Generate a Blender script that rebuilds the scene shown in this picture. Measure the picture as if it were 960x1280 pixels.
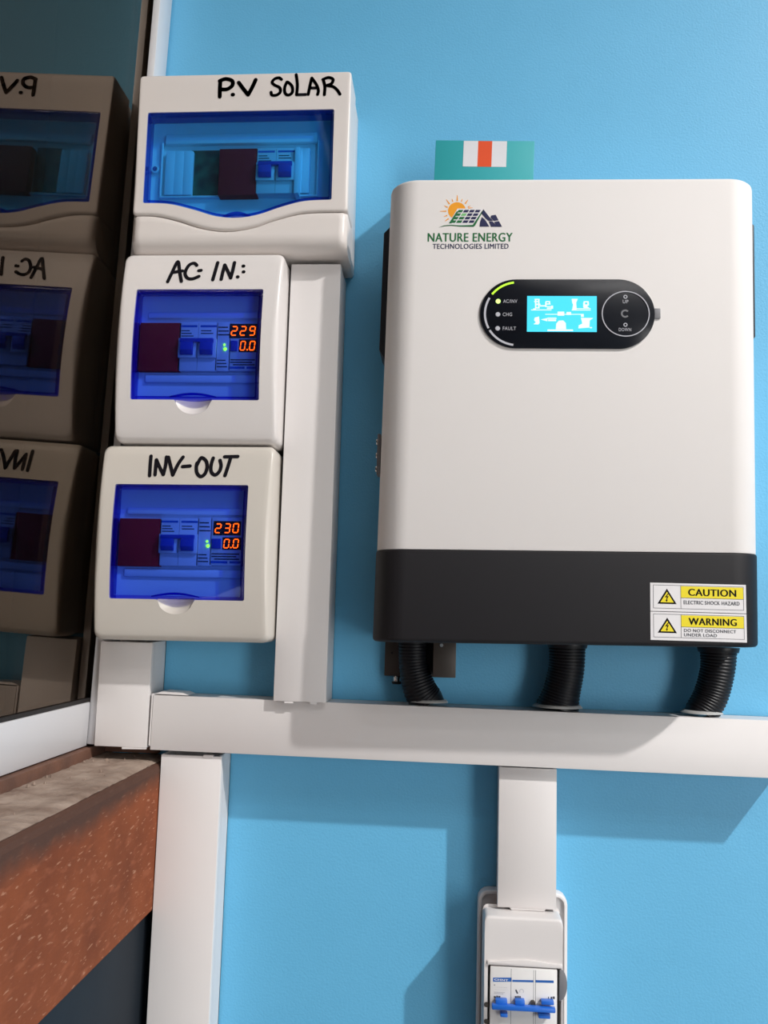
import bpy, bmesh, math, random
from mathutils import Vector, Matrix
random.seed(4)
sc = bpy.context.scene
COL = sc.collection
for o in list(bpy.data.objects):
    bpy.data.objects.remove(o)

# ------------------------------------------------------------------ camera
Z0 = 1.45                 # height of the camera above the floor (m)
D = 0.95                  # camera to wall (m)
FPX = 1100.0              # focal length for a 960x1280 picture
R = ((0.99722133, -0.02767616, 0.06916395),      # camera rows (right, down, forward) over world (right, down, into wall)
     (0.01936878, 0.99282260, 0.11801749),
     (-0.07193380, -0.11634994, 0.99059993))
cam_d = bpy.data.cameras.new('camera')
cam = bpy.data.objects.new('camera', cam_d)
COL.objects.link(cam)
cam_d.sensor_fit = 'VERTICAL'
cam_d.sensor_height = 36.0
cam_d.lens = 36.0 * FPX / 1280.0
cam_d.clip_start = 0.02
rt, dn, fw = [Vector((r[0], r[2], -r[1])) for r in R]
up = -dn
cam.matrix_world = Matrix(((rt.x, up.x, -fw.x, 0), (rt.y, up.y, -fw.y, -D), (rt.z, up.z, -fw.z, Z0), (0, 0, 0, 1)))
sc.camera = cam

# ------------------------------------------------------------------ light and exposure
sc.view_settings.view_transform = 'Standard'
sc.view_settings.look = 'None'
sc.view_settings.gamma = 1.0
sc.view_settings.use_curve_mapping = False
sc.view_settings.exposure = 0.13
w = bpy.data.worlds.new('world')
sc.world = w
w.use_nodes = True
w.node_tree.nodes['Background'].inputs[0].default_value = (0.02, 0.022, 0.025, 1)
w.node_tree.nodes['Background'].inputs[1].default_value = 0.3


def lamp(name, kind, loc, energy, color=(1, 1, 1), size=0.05, size_y=None, rot=(0, 0, 0)):
    l = bpy.data.lights.new(name, kind)
    l.energy = energy
    l.color = color
    if kind == 'AREA':
        l.shape = 'RECTANGLE'
        l.size = size
        l.size_y = size_y
    else:
        l.shadow_soft_size = size
    o = bpy.data.objects.new(name, l)
    o.location = loc
    o.rotation_euler = rot
    COL.objects.link(o)
    return o


key = lamp('ceiling_lamp', 'SPOT', (2.50, -1.95, Z0 + 2.70), 570, (1.0, 0.965, 0.935), 0.055)      # a shaded downlight
key.rotation_euler = Vector((-2.85, 1.95, -4.35)).to_track_quat('-Z', 'Y').to_euler()
key.data.spot_size = math.radians(55)
key.data.spot_blend = 1.0
lamp('tube_lamp', 'AREA', (1.7, -3.0, Z0 + 2.8), 14, (1.0, 0.97, 0.95), 1.2, 0.10)
lamp('tube_lamp', 'AREA', (0.9, -2.5, Z0 + 2.8), 12, (1.0, 0.97, 0.95), 1.2, 0.10)
lamp('front_fill', 'AREA', (2.42, -3.45, Z0 - 0.25), 52, (1.0, 0.98, 0.96), 1.05, 2.1, (math.radians(90), 0, 0))     # added soft fill light by the front wall, no real source there


# ------------------------------------------------------------------ helpers
def at(x, y, dep):
    """Pixel of the 960x1280 photograph on the plane dep mm in front of the blue wall -> (X, Z) in mm."""
    u, v = x - 480.0, y - 640.0
    d = [R[0][i] * u + R[1][i] * v + R[2][i] * FPX for i in range(3)]
    s = (D * 1000 - dep) / d[2]
    return d[0] * s, -d[1] * s


def lin(r, g, b):
    f = lambda c: c / 12.92 if c <= 0.04045 else ((c + 0.055) / 1.055) ** 2.4
    return (f(r / 255), f(g / 255), f(b / 255), 1)


def principled(name, col, rough=0.5, metal=0.0, spec=0.5, coat=0.0):
    m = bpy.data.materials.new(name)
    m.use_nodes = True
    b = m.node_tree.nodes['Principled BSDF']
    b.inputs['Base Color'].default_value = col
    b.inputs['Roughness'].default_value = rough
    b.inputs['Metallic'].default_value = metal
    b.inputs['Specular IOR Level'].default_value = spec
    b.inputs['Coat Weight'].default_value = coat
    b.inputs['Coat Roughness'].default_value = 0.08
    return m


def add_noise(m, scale, amount, c2=None, detail=4, bump=0.0, bump_scale=None, dist=0.001, lo=0.35, hi=0.65):
    """Object-space colour mottling and fine relief."""
    nt = m.node_tree
    b = nt.nodes['Principled BSDF']
    tc = nt.nodes.new('ShaderNodeTexCoord')
    if c2 is not None:
        n = nt.nodes.new('ShaderNodeTexNoise')
        n.inputs['Scale'].default_value = scale
        n.inputs['Detail'].default_value = detail
        nt.links.new(tc.outputs['Object'], n.inputs['Vector'])
        mr = nt.nodes.new('ShaderNodeMapRange')
        mr.inputs['From Min'].default_value = lo
        mr.inputs['From Max'].default_value = hi
        mr.inputs['To Max'].default_value = amount
        nt.links.new(n.outputs['Fac'], mr.inputs['Value'])
        mx = nt.nodes.new('ShaderNodeMix')
        mx.data_type = 'RGBA'
        mx.inputs[6].default_value = b.inputs['Base Color'].default_value
        mx.inputs[7].default_value = c2
        nt.links.new(mr.outputs[0], mx.inputs[0])
        nt.links.new(mx.outputs[2], b.inputs['Base Color'])
    if bump:
        n2 = nt.nodes.new('ShaderNodeTexNoise')
        n2.inputs['Scale'].default_value = bump_scale or scale
        n2.inputs['Detail'].default_value = 5
        nt.links.new(tc.outputs['Object'], n2.inputs['Vector'])
        bp = nt.nodes.new('ShaderNodeBump')
        bp.inputs['Strength'].default_value = bump
        bp.inputs['Distance'].default_value = dist
        nt.links.new(n2.outputs['Fac'], bp.inputs['Height'])
        nt.links.new(bp.outputs[0], b.inputs['Normal'])
    return m


def emissive(name, col, strength):
    m = bpy.data.materials.new(name)
    m.use_nodes = True
    b = m.node_tree.nodes['Principled BSDF']
    b.inputs['Base Color'].default_value = (0.02, 0.02, 0.02, 1)
    b.inputs['Emission Color'].default_value = col
    b.inputs['Emission Strength'].default_value = strength
    b.inputs['Roughness'].default_value = 0.4
    return m


def tinted(name, tint, ior=1.5, rough=0.03, mirror=(1, 1, 1)):
    """Clear coloured plastic or glass sheet: each face tints what passes and mirrors by Fresnel."""
    m = bpy.data.materials.new(name)
    m.use_nodes = True
    nt = m.node_tree
    nt.nodes.remove(nt.nodes['Principled BSDF'])
    out = nt.nodes['Material Output']
    tr = nt.nodes.new('ShaderNodeBsdfTransparent')
    tr.inputs[0].default_value = (*tint, 1)
    gl = nt.nodes.new('ShaderNodeBsdfGlossy')
    gl.inputs['Roughness'].default_value = rough
    gl.inputs['Color'].default_value = (*mirror, 1)
    fr = nt.nodes.new('ShaderNodeFresnel')
    fr.inputs['IOR'].default_value = ior
    # the sheet's back faces mirror like its front faces
    ge = nt.nodes.new('ShaderNodeNewGeometry')
    mxn = nt.nodes.new('ShaderNodeMix')
    mxn.data_type = 'FLOAT'
    mxn.inputs[2].default_value = ior
    mxn.inputs[3].default_value = 1.0 / ior
    nt.links.new(ge.outputs['Backfacing'], mxn.inputs[0])
    nt.links.new(mxn.outputs[0], fr.inputs['IOR'])
    mx = nt.nodes.new('ShaderNodeMixShader')
    nt.links.new(fr.outputs[0], mx.inputs[0])
    nt.links.new(tr.outputs[0], mx.inputs[1])
    nt.links.new(gl.outputs[0], mx.inputs[2])
    nt.links.new(mx.outputs[0], out.inputs[0])
    return m


# ------------------------------------------------------------------ materials
M = {}
M['wall'] = add_noise(principled('blue_wall_paint', (0.135, 0.478, 0.76, 1), 0.5), 14, 0.35, (0.12, 0.448, 0.72, 1), 3, 0.45, 420, 0.0008)
M['room'] = principled('room_paint', (0.55, 0.54, 0.53, 1), 0.7)
M['floor'] = add_noise(principled('floor_tile', (0.42, 0.40, 0.38, 1), 0.4), 6, 0.5, (0.34, 0.33, 0.31, 1))
M['navy'] = add_noise(principled('navy_paint', (0.013, 0.018, 0.025, 1), 0.6, 0, 0.2), 9, 0.6, (0.02, 0.026, 0.034, 1), 6)
M['trunk'] = principled('trunking_plastic', (0.73, 0.70, 0.69, 1), 0.42)
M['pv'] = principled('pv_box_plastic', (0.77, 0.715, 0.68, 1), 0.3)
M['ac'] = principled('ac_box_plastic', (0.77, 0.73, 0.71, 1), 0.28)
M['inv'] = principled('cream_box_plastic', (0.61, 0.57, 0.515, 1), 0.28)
M['inner'] = principled('inner_plastic', (0.86, 0.86, 0.86, 1), 0.5)
M['invw'] = add_noise(principled('powder_coat_white', (0.79, 0.755, 0.735, 1), 0.6, 0, 0.3), 3, 0, None, 2, 0.06, 900, 0.0004)
M['invb'] = add_noise(principled('powder_coat_black', (0.011, 0.010, 0.012, 1), 0.55, 0, 0.3), 3, 0, None, 2, 0.08, 900, 0.0004)
M['fin'] = principled('black_metal', (0.006, 0.008, 0.016, 1), 0.5)
M['gloss'] = principled('gloss_black', (0.007, 0.008, 0.012, 1), 0.22, 0, 0.25)
M['hose'] = principled('black_corrugated_plastic', (0.005, 0.0055, 0.008, 1), 0.42, 0, 0.35)
M['bronze'] = principled('bronze_metal', (0.065, 0.055, 0.048, 1), 0.45, 0.4)
M['steel'] = principled('steel', (0.62, 0.6, 0.58, 1), 0.25, 1.0)
M['silicone'] = principled('silicone', (0.46, 0.46, 0.45, 1), 0.5)
M['ink'] = principled('marker_ink', (0.006, 0.005, 0.008, 1), 0.8, 0, 0.15)
M['alu'] = principled('white_aluminium', (0.74, 0.74, 0.76, 1), 0.35)
M['gasket'] = principled('black_rubber', (0.010, 0.008, 0.008, 1), 0.6)
M['teal'] = principled('teal_card', lin(44, 163, 170), 0.55)
M['orange'] = principled('orange_print', lin(226, 78, 28), 0.5)
M['white_print'] = principled('white_print', (0.74, 0.74, 0.77, 1), 0.5)
M['yellow'] = principled('yellow_print', lin(238, 218, 26), 0.45)
M['sticker'] = principled('sticker_white', (0.80, 0.78, 0.79, 1), 0.4)
M['sun'] = principled('sun_print', lin(243, 160, 28), 0.5)
M['green_print'] = principled('green_print', lin(18, 104, 54), 0.5)
M['leaf_print'] = principled('leaf_print', lin(120, 190, 120), 0.5)
M['navy_print'] = principled('navy_print', lin(28, 32, 76), 0.5)
M['red'] = principled('red_plastic', (0.50, 0.012, 0.02, 1), 0.6, 0, 0.1)
M['dgreen'] = add_noise(principled('green_board', (0.05, 0.13, 0.07, 1), 0.5), 60, 1, (0.01, 0.03, 0.02, 1), 1)
M['mcb'] = principled('breaker_white', (0.78, 0.77, 0.76, 1), 0.35)
M['toggle'] = principled('toggle_blue', lin(34, 105, 205), 0.35)
M['toggle_dark'] = principled('toggle_deep_blue', lin(40, 70, 170), 0.35)
M['blue_print'] = principled('blue_print', lin(40, 100, 180), 0.5)
M['grey_print'] = principled('grey_print', lin(70, 72, 80), 0.5)
M['grey'] = principled('grey_plastic', lin(118, 118, 122), 0.5)
M['lightgrey'] = principled('light_grey_print', lin(190, 190, 198), 0.5)
M['dark_display'] = principled('display_black', (0.02, 0.015, 0.02, 1), 0.25)
M['pane_pv'] = tinted('clear_sky_blue_cover', (0.45, 0.78, 0.98))
M['rim_pv'] = tinted('deep_sky_blue_rim', (0.13, 0.36, 0.84))
M['pane_db'] = tinted('clear_deep_blue_cover', (0.50, 0.65, 0.99))
M['rim_db'] = tinted('deep_blue_rim', (0.13, 0.14, 0.80))
M['glass'] = tinted('bronze_window_glass', (0.27, 0.24, 0.22), 1.6, 0.0, (1.0, 0.82, 0.67))
M['digit'] = emissive('red_digit', (1.0, 0.06, 0.0, 1), 9.0)
M['green_led'] = emissive('green_led', (0.3, 1.0, 0.02, 1), 6.0)
M['lime_led'] = emissive('lime_led', (0.52, 1.0, 0.03, 1), 1.15)
M['lime_dot'] = emissive('lime_dot', (0.65, 1.0, 0.25, 1), 1.4)
M['lcd'] = emissive('lcd_cyan', (0.045, 0.74, 0.98, 1), 1.0)
M['lcd_white'] = emissive('lcd_white', (0.75, 1.0, 1.0, 1), 1.15)


def wood_material():
    m = principled('painted_rough_wood', lin(140, 78, 54), 0.85, 0, 0.15)
    nt = m.node_tree
    b = nt.nodes['Principled BSDF']
    tc = nt.nodes.new('ShaderNodeTexCoord')

    def noise(scale, sx, sy, sz, detail=4, rot=0.0):
        mp = nt.nodes.new('ShaderNodeMapping')
        mp.inputs['Scale'].default_value = (sx, sy, sz)
        mp.inputs['Rotation'].default_value = (rot, 0, 0)
        nt.links.new(tc.outputs['Object'], mp.inputs[0])
        n = nt.nodes.new('ShaderNodeTexNoise')
        n.inputs['Scale'].default_value = scale
        n.inputs['Detail'].default_value = detail
        nt.links.new(mp.outputs[0], n.inputs['Vector'])
        return n

    def ramp(src, a, c, lo=0.0, hi=1.0):
        mr = nt.nodes.new('ShaderNodeMapRange')
        mr.inputs['From Min'].default_value = a
        mr.inputs['From Max'].default_value = c
        mr.inputs['To Min'].default_value = lo
        mr.inputs['To Max'].default_value = hi
        nt.links.new(src, mr.inputs[0])
        return mr.outputs[0]

    def mix(fac, a, c):
        mx = nt.nodes.new('ShaderNodeMix')
        mx.data_type = 'RGBA'
        nt.links.new(fac, mx.inputs[0])
        if isinstance(a, tuple):
            mx.inputs[6].default_value = a
        else:
            nt.links.new(a, mx.inputs[6])
        mx.inputs[7].default_value = c
        return mx.outputs[2]
    c = mix(ramp(noise(18, 1, 1, 1).outputs['Fac'], 0.35, 0.7), lin(140, 77, 49), lin(120, 65, 43))
    c = mix(ramp(noise(90, 1, 0.45, 1.3, 3, 0.6).outputs['Fac'], 0.55, 0.68, 0, 0.45), c, lin(166, 100, 72))
    c = mix(ramp(noise(330, 1, 0.25, 1.0, 2, 0.9).outputs['Fac'], 0.62, 0.71, 0, 0.6), c, lin(196, 146, 118))
    # grime along the top edge of the board, with a wandering lower border
    sep = nt.nodes.new('ShaderNodeSeparateXYZ')
    nt.links.new(tc.outputs['Object'], sep.inputs[0])
    ad = nt.nodes.new('ShaderNodeMath')
    ad.operation = 'MULTIPLY_ADD'
    ad.inputs[1].default_value = 0.030
    nt.links.new(noise(22, 1, 1, 1).outputs['Fac'], ad.inputs[0])
    nt.links.new(sep.outputs['Z'], ad.inputs[2])
    c = mix(ramp(ad.outputs[0], -0.016, 0.002, 0, 0.92), c, lin(80, 60, 52))
    nt.links.new(c, b.inputs['Base Color'])
    bp = nt.nodes.new('ShaderNodeBump')
    bp.inputs['Strength'].default_value = 0.6
    bp.inputs['Distance'].default_value = 0.001
    nt.links.new(noise(130, 1, 0.4, 1.2, 5, 0.6).outputs['Fac'], bp.inputs['Height'])
    nt.links.new(bp.outputs[0], b.inputs['Normal'])
    return m


M['wood'] = wood_material()
M['cement'] = add_noise(principled('dusty_cement', lin(164, 147, 134), 0.9, 0, 0.1), 30, 0.8, lin(122, 102, 90), 6, 0.9, 90, 0.003)
M['brown'] = add_noise(principled('brown_paint', lin(120, 82, 64), 0.8), 30, 0.8, lin(92, 66, 56), 5, 0.5, 90, 0.002)


# ------------------------------------------------------------------ objects
class MB:
    """Collects vertices (x, depth from wall, z; mm, z from camera height) and faces for ONE mesh object."""

    def __init__(s):
        s.v, s.f = [], []

    def add(s, v, f):
        n = len(s.v)
        s.v += v
        s.f += [tuple(i + n for i in q) for q in f]
        return s

    def box(s, x0, x1, d0, d1, z0, z1):
        return s.add([(x, d, z) for d in (d0, d1) for z in (z0, z1) for x in (x0, x1)],
                     [(0, 1, 3, 2), (4, 6, 7, 5), (0, 4, 5, 1), (2, 3, 7, 6), (0, 2, 6, 4), (1, 5, 7, 3)])

    def prism(s, poly, d0, d1, dfun=None):
        n = len(poly)
        g = dfun or (lambda x, z: 0.0)
        v = [(x, d0 + g(x, z), z) for x, z in poly] + [(x, d1 + g(x, z), z) for x, z in poly]
        f = [tuple(range(n)), tuple(range(2 * n - 1, n - 1, -1))]
        f += [(i, i + n, (i + 1) % n + n, (i + 1) % n) for i in range(n)]
        return s.add(v, f)

    def rings(s, rings, close=True, cap0=False, cap1=False):
        n = len(rings[0])
        v = [p for r in rings for p in r]
        f = []
        for k in range(len(rings) - 1):
            for i in range(n if close else n - 1):
                a, b = k * n + i, k * n + (i + 1) % n
                f.append((a, b, b + n, a + n))
        if cap0:
            f.append(tuple(range(n - 1, -1, -1)))
        if cap1:
            f.append(tuple((len(rings) - 1) * n + i for i in range(n)))
        return s.add(v, f)

    def cyl(s, p0, p1, r0, r1=None, n=20):
        r1 = r0 if r1 is None else r1
        a, b = Vector(p0), Vector(p1)
        t = (b - a).normalized()
        u = t.orthogonal().normalized()
        q = t.cross(u)
        ring = lambda c, r: [tuple(c + r * (math.cos(k * 2 * math.pi / n) * u + math.sin(k * 2 * math.pi / n) * q)) for k in range(n)]
        return s.rings([ring(a, r0), ring(b, r1)], True, True, True)

    def build(s, name, mat, parent=None, bevel=0, seg=2, smooth=True, angle=40):
        org = ORG.get(parent, Vector((0, 0, 0)))
        me = bpy.data.meshes.new(name)
        me.from_pydata([(x / 1000 - org.x, -d / 1000 - org.y, z / 1000 + Z0 - org.z) for x, d, z in s.v], [], s.f)
        bm = bmesh.new()
        bm.from_mesh(me)
        bmesh.ops.recalc_face_normals(bm, faces=bm.faces)
        if bevel:
            ed = [e for e in bm.edges if len(e.link_faces) == 2 and e.calc_face_angle(0) > 0.6]
            bmesh.ops.bevel(bm, geom=ed, offset=bevel / 1000, offset_type='OFFSET', segments=seg, profile=0.5, affect='EDGES', clamp_overlap=True)
        bm.to_mesh(me)
        bm.free()
        me.materials.append(M[mat])
        if smooth:
            for p in me.polygons:
                p.use_smooth = True
            me.set_sharp_from_angle(angle=math.radians(angle))
        o = bpy.data.objects.new(name, me)
        COL.objects.link(o)
        if parent is not None:
            o.parent = parent
        ORG[o] = org
        return o


ORG = {}


def thing(name, label, cat, x, d, z, tilt=0.0, group=None):
    o = bpy.data.objects.new(name, None)
    o.empty_display_size = 0.05
    COL.objects.link(o)
    o.location = (x / 1000, -d / 1000, z / 1000 + Z0)
    o.rotation_euler = (0, -tilt, 0)
    ORG[o] = Vector(o.location)
    if label:
        o['label'] = label
        o['category'] = cat
    if group:
        o['group'] = group
    return o


def node(name, parent):
    """An Empty part that only holds its sub-parts."""
    o = bpy.data.objects.new(name, None)
    o.empty_display_size = 0.02
    COL.objects.link(o)
    o.parent = parent
    ORG[o] = ORG[parent]
    return o


def struct(o):
    o['kind'] = 'structure'
    return o


def text(s, x0, x1, z0, z1, dep, mat, parent, name='lettering', bold=0.0, fat=0.0):
    """Printed lettering fitted into the box x0..x1, z0..z1 on the plane dep."""
    c = bpy.data.curves.new('t', 'FONT')
    c.body = s
    c.size = 1.0
    c.offset = bold
    c.resolution_u = 4
    c.space_character = 1.08
    t = bpy.data.objects.new('t', c)
    COL.objects.link(t)
    dg = bpy.context.evaluated_depsgraph_get()
    me = bpy.data.meshes.new_from_object(t.evaluated_get(dg))
    vs = [tuple(v.co) for v in me.vertices]
    fs = [tuple(p.vertices) for p in me.polygons]
    bpy.data.objects.remove(t)
    bpy.data.meshes.remove(me)
    bpy.data.curves.remove(c)
    ax, bx = min(v[0] for v in vs), max(v[0] for v in vs)
    az, bz = min(v[1] for v in vs), max(v[1] for v in vs)
    mb = MB()
    mb.add([(x0 + (v[0] - ax) / (bx - ax) * (x1 - x0), dep, z0 + (v[1] - az) / (bz - az) * (z1 - z0)) for v in vs], fs)
    if fat:                                  # heavier type: the same print repeated a hair to either side
        base, bf = list(mb.v), list(fs)
        for k, q in enumerate((-fat, -fat / 2, fat / 2, fat)):
            mb.add([(x + q, d + 0.03 * (k + 1), z) for x, d, z in base], bf)
    o = mb.build(name, mat, parent, smooth=False)
    face_out(o)
    return o


def face_out(o):
    """Flat prints: normals towards the room (-Y)."""
    me = o.data
    if sum(p.normal.y * p.area for p in me.polygons) > 0:
        me.flip_normals()


def flat(polys, dep, mat, parent, name, dfun=None):
    """Flat print made of polygons [(x, z), ...] lying on the plane dep."""
    mb = MB()
    for p in polys:
        mb.add([(x, dep + (dfun(x, z) if dfun else 0), z) for x, z in p], [tuple(range(len(p)))])
    o = mb.build(name, mat, parent, smooth=False)
    face_out(o)
    return o


def rect(x0, x1, z0, z1):
    return [(x0, z0), (x1, z0), (x1, z1), (x0, z1)]


def disc(cx, cz, r, n=24):
    return [(cx + r * math.cos(k * 2 * math.pi / n), cz + r * math.sin(k * 2 * math.pi / n)) for k in range(n)]


def arc_band(cx, cz, r0, r1, a0, a1, n=18):
    a = [math.radians(a0 + (a1 - a0) * k / n) for k in range(n + 1)]
    return [(cx + r0 * math.cos(t), cz + r0 * math.sin(t)) for t in a] + [(cx + r1 * math.cos(t), cz + r1 * math.sin(t)) for t in reversed(a)]


def smooth_line(pts, k=5):
    """Catmull-Rom through the points."""
    if len(pts) < 3:
        return pts
    out = []
    P = [pts[0]] + list(pts) + [pts[-1]]
    for i in range(1, len(P) - 2):
        for j in range(k):
            t = j / k
            out.append(tuple(0.5 * (2 * P[i][c] + (P[i + 1][c] - P[i - 1][c]) * t + (2 * P[i - 1][c] - 5 * P[i][c] + 4 * P[i + 1][c] - P[i + 2][c]) * t * t
                                    + (3 * P[i][c] - P[i - 1][c] - 3 * P[i + 1][c] + P[i + 2][c]) * t ** 3) for c in range(2)))
    return out + [pts[-1]]


def stroke(mb, pts, wd, dfun, h=0.35, curve=True):
    """A felt-pen stroke: band of width wd with round ends, lying on the surface dfun."""
    p = smooth_line(pts) if curve else pts
    for i in range(len(p) - 1):
        (x0, z0), (x1, z1) = p[i], p[i + 1]
        l = math.hypot(x1 - x0, z1 - z0) or 1e-6
        nx, nz = -(z1 - z0) / l * wd / 2, (x1 - x0) / l * wd / 2
        n = max(1, int(l / 4))
        for k in range(n):
            a, b = k / n, (k + 1) / n
            q = [(x0 + (x1 - x0) * a + nx, z0 + (z1 - z0) * a + nz), (x0 + (x1 - x0) * a - nx, z0 + (z1 - z0) * a - nz),
                 (x0 + (x1 - x0) * b - nx, z0 + (z1 - z0) * b - nz), (x0 + (x1 - x0) * b + nx, z0 + (z1 - z0) * b + nz)]
            mb.add([(x, dfun(x, z) + h, z) for x, z in q], [(0, 1, 2, 3)])
    for (x, z) in p:
        mb.add([(a, dfun(a, b) + h, b) for a, b in disc(x, z, wd / 2, 12)], [tuple(range(12))])


def handwriting(parent, strokes, origin, scale, dep, wd, dfun):
    for name, lines in strokes:
        mb = MB()
        for ln in lines:
            pts = [at(origin[0] + x / scale, origin[1] + y / scale, dep) for x, y in ln]
            stroke(mb, pts, wd, dfun)
        o = mb.build('handwritten_letter', 'ink', parent, smooth=False)
        for p in o.data.polygons:
            if p.normal.y > 0:
                p.flip()


def outline(x0, x1, z0, z1, r, n=14, m=4, zb=None):
    """Clockwise outline from the top left; zb(x) replaces the bottom edge. Same count for every call."""
    pts = []
    arc = lambda cx, cz, a0: [(cx + r * math.cos(math.radians(a0 - 90 * k / m)), cz + r * math.sin(math.radians(a0 - 90 * k / m))) for k in range(m + 1)]
    pts += arc(x0 + r, z1 - r, 180)
    pts += [(x0 + r + (x1 - x0 - 2 * r) * k / n, z1) for k in range(1, n)]
    pts += arc(x1 - r, z1 - r, 90)
    zr, zl = (zb(x1), zb(x0)) if zb else (z0, z0)
    pts += [(x1, z1 - r + (zr - z1 + 2 * r) * k / n) for k in range(1, n)]
    pts += arc(x1 - r, zr + r, 0)
    nb = 4 * n
    for k in range(1, nb):
        x = x1 - r - (x1 - x0 - 2 * r) * k / nb
        pts.append((x, zb(x) if zb else z0))
    pts += arc(x0 + r, zl + r, -90)
    pts += [(x0, zl + r + (z1 - zl - 2 * r) * k / n) for k in range(1, n)]
    return pts


def frame(outer, inner, dfun, d_side, d_in, r, ri=0.6, steps=5):
    """Shell between two matched outlines: side wall, rounded outer edge, front face, recess wall at the inner outline."""
    rg = [[(x, d_side, z) for x, z in outer]]

    def lerp(t):
        return [(a[0] + (b[0] - a[0]) * t, a[1] + (b[1] - a[1]) * t) for a, b in zip(outer, inner)]
    for k in range(5):
        a = k / 4 * math.pi / 2
        ring = []
        for p, q in zip(outer, inner):
            L = math.hypot(q[0] - p[0], q[1] - p[1]) or 1e-6
            t = min(0.9, r * (1 - math.cos(a)) / L)
            x, z = p[0] + (q[0] - p[0]) * t, p[1] + (q[1] - p[1]) * t
            ring.append((x, dfun(x, z) - r * (1 - math.sin(a)), z))
        rg.append(ring)
    last = [(p[0], p[2]) for p in rg[-1]]
    for k in range(1, steps + 1):
        t = k / steps
        ring = []
        for p, q in zip(last, inner):
            x, z = p[0] + (q[0] - p[0]) * t, p[1] + (q[1] - p[1]) * t
            ring.append((x, dfun(x, z), z))
        rg.append(ring)
    rg.append([(x, d_in(x, z), z) for x, z in inner])
    return MB().rings(rg)


def sheet(ol, dfun, th, n=10):
    """Curved sheet filling an outline: grid of columns between its top and bottom edges, with thickness."""
    xs0, xs1 = min(p[0] for p in ol), max(p[0] for p in ol)

    def span(x):
        zs = []
        for i in range(len(ol)):
            (a, b), (c, d) = ol[i], ol[(i + 1) % len(ol)]
            if (a - x) * (c - x) <= 0 and a != c:
                zs.append(b + (d - b) * (x - a) / (c - a))
        return min(zs), max(zs)
    nx = 40
    front, back = [], []
    for i in range(nx + 1):
        x = xs0 + (xs1 - xs0) * (i / nx)
        x = min(max(x, xs0 + 1e-3), xs1 - 1e-3)
        a, b = span(x)
        front.append([(x, dfun(x, a + (b - a) * k / n), a + (b - a) * k / n) for k in range(n + 1)])
        back.append([(p[0], p[1] - th, p[2]) for p in front[-1]])
    mb = MB()
    ringz = [f + bk[::-1] for f, bk in zip(front, back)]
    mb.rings(ringz, True, True, True)
    return mb


def seven_segment(ch, x0, x1, z0, z1, dep, parent, slant=0.10, mat='digit'):
    segs = {'0': 'abcdef', '2': 'abged', '3': 'abgcd', '9': 'abfgcd', '.': '.'}[ch]
    t = (x1 - x0) * 0.17
    zm = (z0 + z1) / 2

    def h(xa, xb, z):
        g = t * 0.25
        return [(xa + g, z), (xa + g + t / 2, z + t / 2), (xb - g - t / 2, z + t / 2), (xb - g, z), (xb - g - t / 2, z - t / 2), (xa + g + t / 2, z - t / 2)]

    def v(x, za, zb):
        g = t * 0.25
        return [(x, za + g), (x + t / 2, za + g + t / 2), (x + t / 2, zb - g - t / 2), (x, zb - g), (x - t / 2, zb - g - t / 2), (x - t / 2, za + g + t / 2)]
    a, b = x0 + t / 2, x1 - t / 2
    c, d = z0 + t / 2, z1 - t / 2
    pol = {'a': h(a, b, d), 'b': v(b, zm, d), 'c': v(b, c, zm), 'd': h(a, b, c), 'e': v(a, c, zm), 'f': v(a, zm, d), 'g': h(a, b, zm), '.': disc((x0 + x1) / 2, z0 + (x1 - x0) / 2, (x1 - x0) / 2, 10)}
    mb = MB()
    for s in segs:
        mb.prism([(x + slant * (z - zm), z) for x, z in pol[s]], dep, dep + 0.4)
    return mb.build('digit', mat, parent, smooth=False)


# ================================================================== the setting
FL, CE = -Z0 * 1000, 2900
struct(MB().box(-480, 3000, -120, 0, FL, CE).build('wall_back', 'wall', smooth=False))
struct(MB().box(-480, 3100, -120, 3600, FL - 60, FL).build('floor', 'floor', smooth=False))
struct(MB().box(-480, 3100, -120, 3600, CE, CE + 60).build('ceiling', 'room', smooth=False))
struct(MB().box(3000, 3100, -120, 3600, FL, CE).build('wall_right', 'room', smooth=False))
struct(MB().box(-480, 3100, 3500, 3600, FL, CE).build('wall_front', 'room', smooth=False))
WL = MB()
WL.box(-480, -297, 0, 3500, FL, -301)            # below the sill
WL.box(-480, -297, 2100, 3500, -301, CE)         # beyond the window
WL.box(-480, -297, 0, 2100, 1250, CE)            # above the window
struct(WL.build('wall_left', 'navy', smooth=False))

# window in the left wall: dark glass, white aluminium frame
win = thing('window_1', None, None, -371.5, 0, -145)
win.rotation_euler = (0, 0.026, 0)
struct(win)
TOP = 1230
MB().box(-376.5, -371.5, 6, 2060, -112, TOP - 30).build('glass_pane', 'glass', win, smooth=False)
MB().box(-379, -366, 1, 8, -130, TOP).build('gasket', 'gasket', win, 0.8)
MB().box(-368.6, -360.4, 2.5, 40, -141, TOP).build('jamb', 'alu', win, 0.8)
MB().box(-404, -370, 1, 6, -141, TOP).build('frame_back', 'gasket', win)
MB().box(-404, -367.5, 41, 2080, -142.5, -98).build('bottom_rail', 'alu', win, 1.0)
MB().box(-378, -369, 9, 2060, -97.8, -94).build('gasket', 'gasket', win)
MB().box(-404, -367.5, 2062, 2095, -97, TOP).build('stile', 'alu', win, 1.0)
MB().box(-404, -367.5, 42, 2060, TOP - 30, TOP).build('top_rail', 'alu', win, 1.0)

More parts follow.
